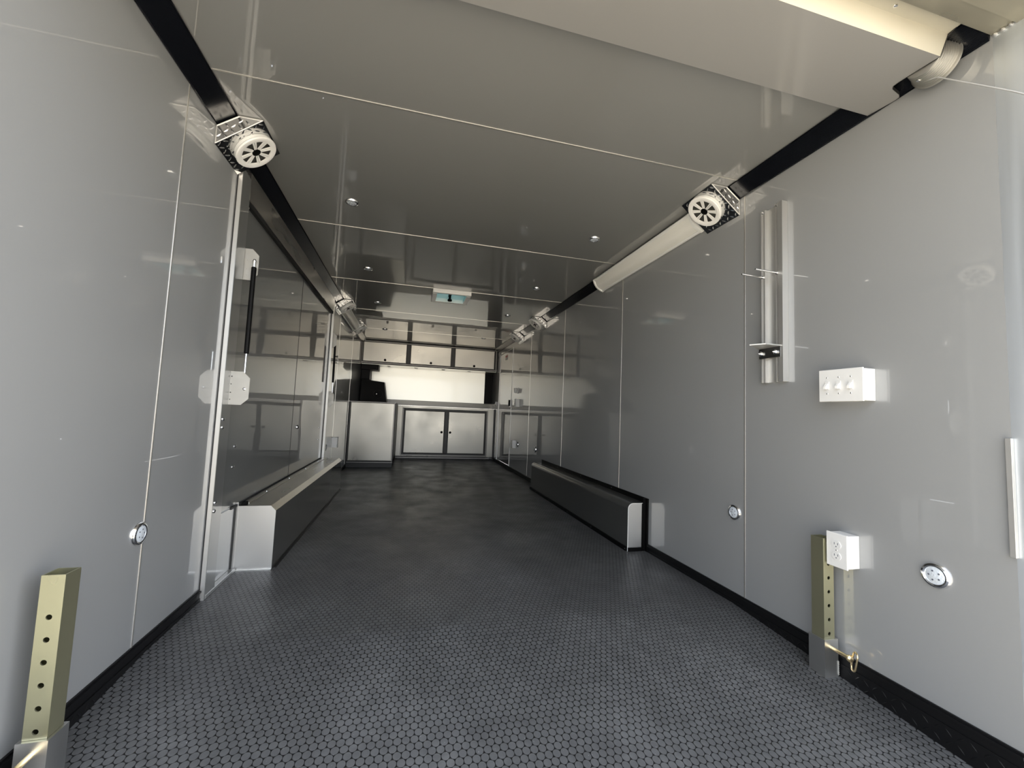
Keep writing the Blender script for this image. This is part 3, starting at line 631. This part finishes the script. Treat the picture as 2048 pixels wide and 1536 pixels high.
# ------------------------------------------------------------------ square posts with pins
def post(xa, xb, y0, y1, label, ztop, holes, pinlen, sg):
    t = thing('square_post', ((xa+xb)/2, (y0+y1)/2, fz(y0)), label, 'post', 'zinc plated square posts in floor sockets')
    e = 0.007; zs = 0.098; th = 0.003
    mb = MB()
    for q in ((xa, xb, y0, y0+th), (xa, xb, y1-th, y1), (xa, xa+th, y0+th, y1-th), (xb-th, xb, y0+th, y1-th)):
        if abs(q[2]-y0) < 1e-9 and q[3] < y0+2*th: continue
        mb.box(*q, -0.02, ztop)
    # near wall with real bores
    xc = (xa+xb)/2; R = 0.0062; cs = [ztop-0.094-0.0498*k for k in range(8)]; cs = [z for z in cs if z > zs+0.002]
    zz = ztop
    for zc in cs:
        hw = (xb-xa)/2; hh = 0.016
        mb.box(xa, xb, y0, y0+th, zc+hh, zz); zz = zc-hh
        n = 24; ring = [(xc+R*math.cos(2*math.pi*i/n), zc+R*math.sin(2*math.pi*i/n)) for i in range(n)]
        out = []
        for i in range(n):
            an = 2*math.pi*i/n; cx_, sy_ = math.cos(an), math.sin(an); k = min(hw/abs(cx_) if abs(cx_) > 1e-6 else 9, hh/abs(sy_) if abs(sy_) > 1e-6 else 9); out.append((xc+k*cx_, zc+k*sy_))
        for c_ in ((xb, zc+hh), (xa, zc+hh), (xa, zc-hh), (xb, zc-hh)):
            out[min(range(n), key=lambda i: (out[i][0]-c_[0])**2+(out[i][1]-c_[1])**2)] = c_
        for xx in (xa, xb): mb.poly([(xx, y0, zc-hh), (xx, y0+th, zc-hh), (xx, y0+th, zc+hh), (xx, y0, zc+hh)])
        for i in range(n):
            j = (i+1) % n
            for yy in (y0, y0+th): mb.poly([(ring[i][0], yy, ring[i][1]), (out[i][0], yy, out[i][1]), (out[j][0], yy, out[j][1]), (ring[j][0], yy, ring[j][1])])
            mb.poly([(ring[i][0], y0, ring[i][1]), (ring[j][0], y0, ring[j][1]), (ring[j][0], y0+th, ring[j][1]), (ring[i][0], y0+th, ring[i][1])])
    mb.box(xa, xb, y0, y0+th, -0.02, zz)
    link('square_tube', mb, M['zinc'], t)
    mb = MB(); X0, X1, Y0, Y1 = xa-e, xb+e, y0-e, y1+e; zb = fz(y0)-0.012
    mb.faces([(a, b, c) for c in (zb, zs) for a, b in ((X0, Y0), (X1, Y0), (X1, Y1), (X0, Y1), (X0+e-0.001, Y0+e-0.001), (X1-e+0.001, Y0+e-0.001), (X1-e+0.001, Y1-e+0.001), (X0+e-0.001, Y1-e+0.001))],
             [(0, 1, 9, 8), (1, 2, 10, 9), (2, 3, 11, 10), (3, 0, 8, 11), (4, 12, 13, 5), (5, 13, 14, 6), (6, 14, 15, 7), (7, 15, 12, 4), (8, 9, 13, 12), (9, 10, 14, 13), (10, 11, 15, 14), (11, 8, 12, 15), (0, 4, 5, 1), (1, 5, 6, 2), (2, 6, 7, 3), (3, 7, 4, 0)])
    link('socket', mb, M['alu'], t)
    mb = MB()
    for i in range(7): mb.lathe([(0.0, 0), (0.005, 0.001), (0, 0.004)], (X1 if sg < 0 else X0, Y0+0.001, zb+0.02+i*0.007), (1 if sg < 0 else -1, -0.6, 0), 8)
    link('weld', mb, M['alu_w'], t)
    tagp = thing('hitch_pin', (xc, Y0-pinlen, 0.068), 'brassy pull pin with a wire ring through the socket of the '+('right' if sg < 0 else 'left')+' post', 'pin', 'brassy pins locking the square posts')
    zp = 0.070
    link('shank', MB().cyl((xc, y0+0.02, zp), (xc, Y0-pinlen, zp-0.002), 0.0062, seg=16), M['brass'], tagp)
    link('head', MB().lathe([(0.006, -0.004), (0.011, 0.0), (0.0125, 0.006), (0.009, 0.012), (0, 0.014)], (xc, Y0-pinlen, zp-0.002), (0, -1, 0), 18), M['brass'], tagp)
    P = []; cy = Y0-pinlen-0.012
    for i in range(28):
        an = 2*math.pi*i/28; a = 0.015*math.cos(an); b = 0.015*math.sin(an)+(0.018 if math.sin(an) > 0 else -0.018)
        P.append((xc+0.002+a*0.55, cy-0.006+a*0.85-b*0.18, zp-0.006+b))
    link('ring', MB().tube(P, 0.0030, 8, True), M['brass'], tagp)
post(2.368, 2.416, 1.236, 1.284, 'zinc plated square post standing by the right wall below the outlet', 0.458, 6, 0.060, -1)
post(0.050, 0.096, 1.205, 1.252, 'zinc plated square post with holes at the bottom left by the wall', 0.458, 6, 0.060, 1)

# ------------------------------------------------------------------ back cabinets
def knob(p, parent, name='push_knob', rad=0.022): return link(name, MB().lathe([(rad, 0), (rad, 0.006), (rad*0.8, 0.010), (rad*0.35, 0.009), (0, 0.011)], p, (0, -1, 0), 24), M['black'], parent)
YU = 7.60
uc = thing('overhead_cabinet', (W/2, 7.8, 1.655), 'three door overhead cabinet across the front wall', 'cabinet')
link('body', MB().box(0.002, W-0.002, YU+0.02, YB-0.002, 1.660, H-0.002), M['polish'], uc)
z0, z1 = 1.655, H-0.002
mb = MB(); x0, x1 = 0.002, W-0.004
for q in ((x0, x1, z0, z0+0.040), (x0, x1, z1-0.034, z1), (x0, x0+0.022, z0, z1), (x1-0.055, x1, z0, z1), (0.764, 0.834, z0, z1), (1.562, 1.632, z0, z1)): mb.box(q[0], q[1], YU, YU+0.02, q[2], q[3], 0.003)
link('face_frame', mb, M['frame'], uc)
mb = MB()
for q in ((x0, x1, z0+0.018, z0+0.030), (x0, x1, z1-0.026, z1-0.016), (x0+0.006, x0+0.013, z0, z1), (x1-0.030, x1-0.018, z0, z1)): mb.box(q[0], q[1], YU-0.002, YU, q[2], q[3])
link('frame_bead', mb, M['bead'], uc)
for (a, b), kx in zip(((0.030, 0.758), (0.840, 1.556), (1.638, 2.374)), (0.399, 1.200, 1.995)):
    dd = link('door', MB().box(a, b, YU+0.002, YU+0.018, 1.704, 2.040, 0.002), M['polish'], uc)
    link('door_gasket', MB().box(a-0.006, a, YU+0.001, YU+0.019, 1.698, 2.046).box(b, b+0.006, YU+0.001, YU+0.019, 1.698, 2.046).box(a, b, YU+0.001, YU+0.019, 2.040, 2.046).box(a, b, YU+0.001, YU+0.019, 1.698, 1.704), M['frame_k'], dd)
    knob((kx, YU+0.002, 1.737), dd)
link('underside', MB().box(0.01, W-0.01, YU+0.01, YB-0.004, 1.650, 1.656), M['mirror'], uc)
G3 = 'small dark rimmed lights under the overhead cabinet'
def dark_puck(x, y, lab):
    t = thing('task_light', (x, y, 1.65), lab, 'light', G3)
    link('rim', MB().lathe([(0.036, 0), (0.034, 0.005), (0.022, 0.006), (0.02, 0.002)], (x, y, 1.650), (0, 0, -1), 24), M['steel'], t)
    link('lens', MB().lathe([(0.022, 0.002), (0.02, 0.007), (0, 0.008)], (x, y, 1.650), (0, 0, -1), 20), M['frame'], t); return t
TL = ['under cabinet light above the black box, leftmost', 'under cabinet light, second from the black box', 'under cabinet light, third from the black box', 'under cabinet light nearest the right wall']
tl = dark_puck(0.46, 7.80, TL[0])
for x, l in zip((0.945, 1.445, 1.935), TL[1:]): copy_tree(tl, (x, 7.80, 1.65), l)

tag(link('backsplash', MB().box(0.155, 2.285, YB-0.008, YB-0.001, 1.055, 1.650, 0.001), M['mirror']), 'bright polished metal panel behind the counter', 'backsplash')
mb = MB(); mb.box(0.0, W, YB-0.008, YB-0.001, 0.955, 1.055); mb.treads((0, YB-0.009, 0.955), (1, 0, 0), (0, 0, 1), (0, -1, 0), lambda a, b: a > 0.45, pitch=0.026, L=0.024, wd=0.006, h=0.002, umax=2.42, vmax=0.095)
M['splash'] = mat('dark_diamond_strip', (0.13, 0.125, 0.115), 0.3, 0.9)
tag(link('splash_strip', mb, M['splash']), 'dark diamond plate strip along the back of the counter', 'trim strip')
t = tag(link('black_panel', MB().box(2.285, W-0.001, YB-0.012, YB-0.001, 1.055, 1.650, 0.001), M['black']), 'glossy black upright panel at the right end of the backsplash', 'panel')
t = tag(link('black_panel', MB().box(0.001, 0.155, YB-0.012, YB-0.001, 1.055, 1.650, 0.001), M['black']), 'black upright panel at the left end of the backsplash', 'panel')

# black equipment over the left counter
eq = thing('equipment_box', (0.22, 7.72, 0.965), 'large black box with a round ring on its front, on the left counter', 'equipment')
link('housing', MB().faces([(0.02, 7.62, 0.9725), (0.468, 7.62, 0.9725), (0.468, 8.0, 0.9725), (0.02, 8.0, 0.9725), (0.02, 7.66, 1.385), (0.405, 7.66, 1.345), (0.405, 8.0, 1.36), (0.02, 8.0, 1.385)],
     [(0, 3, 2, 1), (4, 5, 6, 7), (0, 1, 5, 4), (1, 2, 6, 5), (2, 3, 7, 6), (3, 0, 4, 7)]), M['black'], eq)
link('ring', MB().tube([(0.315+0.075*math.cos(i*math.pi/16), 7.625+0.09*(0.16+0.075*math.sin(i*math.pi/16))-0.004, 1.135+0.075*math.sin(i*math.pi/16)) for i in range(32)], 0.004, 6, True), M['frame'], eq)
link('button', MB().lathe([(0.008, 0), (0.006, 0.006), (0, 0.007)], (0.29, 7.636, 1.13), (0, -1, 0), 14), M['chrome'], eq)
hb = thing('equipment_box', (0.15, 7.75, 1.55), 'flat black box hung under the left end of the overhead cabinet', 'equipment')
link('housing', MB().box(0.004, 0.295, 7.64, 7.98, 1.556, 1.649, 0.004), M['black'], hb)
link('latch', MB().box(0.262, 0.270, 7.636, 7.641, 1.578, 1.592), M['frame'], hb)
tag(link('black_column', MB().box(0.004, 0.150, 7.70, 8.0, 1.386, 1.555, 0.003), M['black']), 'short black column between the two black boxes in the left corner', 'column')

lc = thing('base_cabinet', (1.55, 7.85, 0), 'two door metal base cabinet under the backsplash', 'cabinet')
YL = 7.65
link('body', MB().box(0.668, W-0.002, YL+0.02, YB-0.010, 0.052, 0.948), M['polish_l'], lc)
mb = MB()
for q in ((0.668, 0.752, 0.052, 0.945), (2.308, 2.42, 0.052, 0.945), (0.752, 2.308, 0.908, 0.945)): mb.box(q[0], q[1], YL, YL+0.02, q[2], q[3], 0.002)
link('face_stile', mb, M['polish_l'], lc)
mb = MB()
for q in ((0.752, 0.796, 0.062, 0.908), (2.258, 2.308, 0.062, 0.908), (0.796, 2.258, 0.872, 0.908), (0.796, 2.258, 0.062, 0.104), (1.508, 1.572, 0.104, 0.872)): mb.box(q[0], q[1], YL-0.012, YL+0.02, q[2], q[3], 0.003)
link('door_frame', mb, M['frame'], lc)
for a, b, kx in ((0.806, 1.498, 1.461), (1.582, 2.248, 1.616)):
    dd = link('door', MB().box(a, b, YL-0.008, YL+0.010, 0.114, 0.862, 0.002), M['polish_l'], lc)
    link('door_gasket', MB().box(a-0.010, a, YL-0.004, YL+0.018, 0.104, 0.872).box(b, b+0.010, YL-0.004, YL+0.018, 0.104, 0.872).box(a, b, YL-0.004, YL+0.018, 0.862, 0.872).box(a, b, YL-0.004, YL+0.018, 0.104, 0.114), M['frame_k'], dd)
    knob((kx, YL-0.008, 0.490), dd)
link('countertop', MB().box(0.664, W-0.002, YL-0.010, YB-0.010, 0.945, 0.956, 0.002), M['alu_b'], lc)
link('plinth', MB().box(0.668, W-0.02, YL+0.005, YL+0.03, 0.0, 0.052), M['frame_k'], lc)
link('plinth_rail', MB().box(0.668, 2.36, YL-0.006, YL+0.004, 0.020, 0.034), M['bead'], lc)
link('frame_bead', MB().box(0.756, 2.304, YL-0.014, YL-0.012, 0.070, 0.080).box(0.758, 0.768, YL-0.014, YL-0.012, 0.08, 0.90).box(2.288, 2.298, YL-0.014, YL-0.012, 0.08, 0.90), M['bead'], lc)
link('hinge_foot', MB().box(2.30, 2.41, YL-0.03, YL, 0.030, 0.040).cyl((2.345, YL-0.02, 0.018), (2.345, YL-0.02, 0.052), 0.006), M['steel'], lc)
link('end_post', MB().box(2.42, W-0.002, YL-0.004, YL+0.02, 0.0, 0.945), M['frame'], lc)

sc = thing('side_cabinet', (0.33, 7.2, 0), 'plain metal fronted cabinet in the left corner standing forward of the rest', 'cabinet')
YC = 6.50
link('body', MB().box(0.004, 0.655, YC+0.018, YB-0.010, 0.083, 0.960), M['polish_l'], sc)
mb = MB()
for q in ((0.002, 0.024, 0.083, 0.972), (0.640, 0.662, 0.083, 0.972), (0.024, 0.640, 0.955, 0.972), (0.024, 0.640, 0.083, 0.098)): mb.box(q[0], q[1], YC, YC+0.018, q[2], q[3], 0.003)
mb.box(0.652, 0.662, YC+0.018, YB-0.012, 0.083, 0.972)
link('frame', mb, M['frame'], sc)
link('front_panel', MB().box(0.027, 0.637, YC+0.004, YC+0.014, 0.101, 0.952, 0.002), M['polish_l'], sc)
link('countertop', MB().box(0.002, 0.662, YC, YB-0.012, 0.962, 0.970), M['alu_b'], sc)
link('plinth', MB().box(0.004, 0.655, YC+0.012, YC+0.03, 0.0, 0.083), M['frame_k'], sc)
link('plinth_rail', MB().box(0.012, 0.66, YC-0.004, YC+0.012, 0.068, 0.076), M['bead'], sc)
link('frame_bead', MB().box(0.642, 0.650, YC-0.002, YC, 0.09, 0.965).box(0.012, 0.65, YC-0.002, YC, 0.963, 0.970), M['bead'], sc)

# ------------------------------------------------------------------ outside: ramp and ground behind the camera
mb = MB(); mb.prism([(0.58, -0.09), (-1.45, -0.66), (-1.45, -0.72), (0.58, -0.15)], 0.0, W, 'x')
tag(link('ramp_door', mb, M['ramp']), 'lowered ramp door sloping from the opening to the ground', 'ramp')
g = struct('ground', MB().box(-60, 60, -60, 60, -0.80, -0.72), M['conc'])
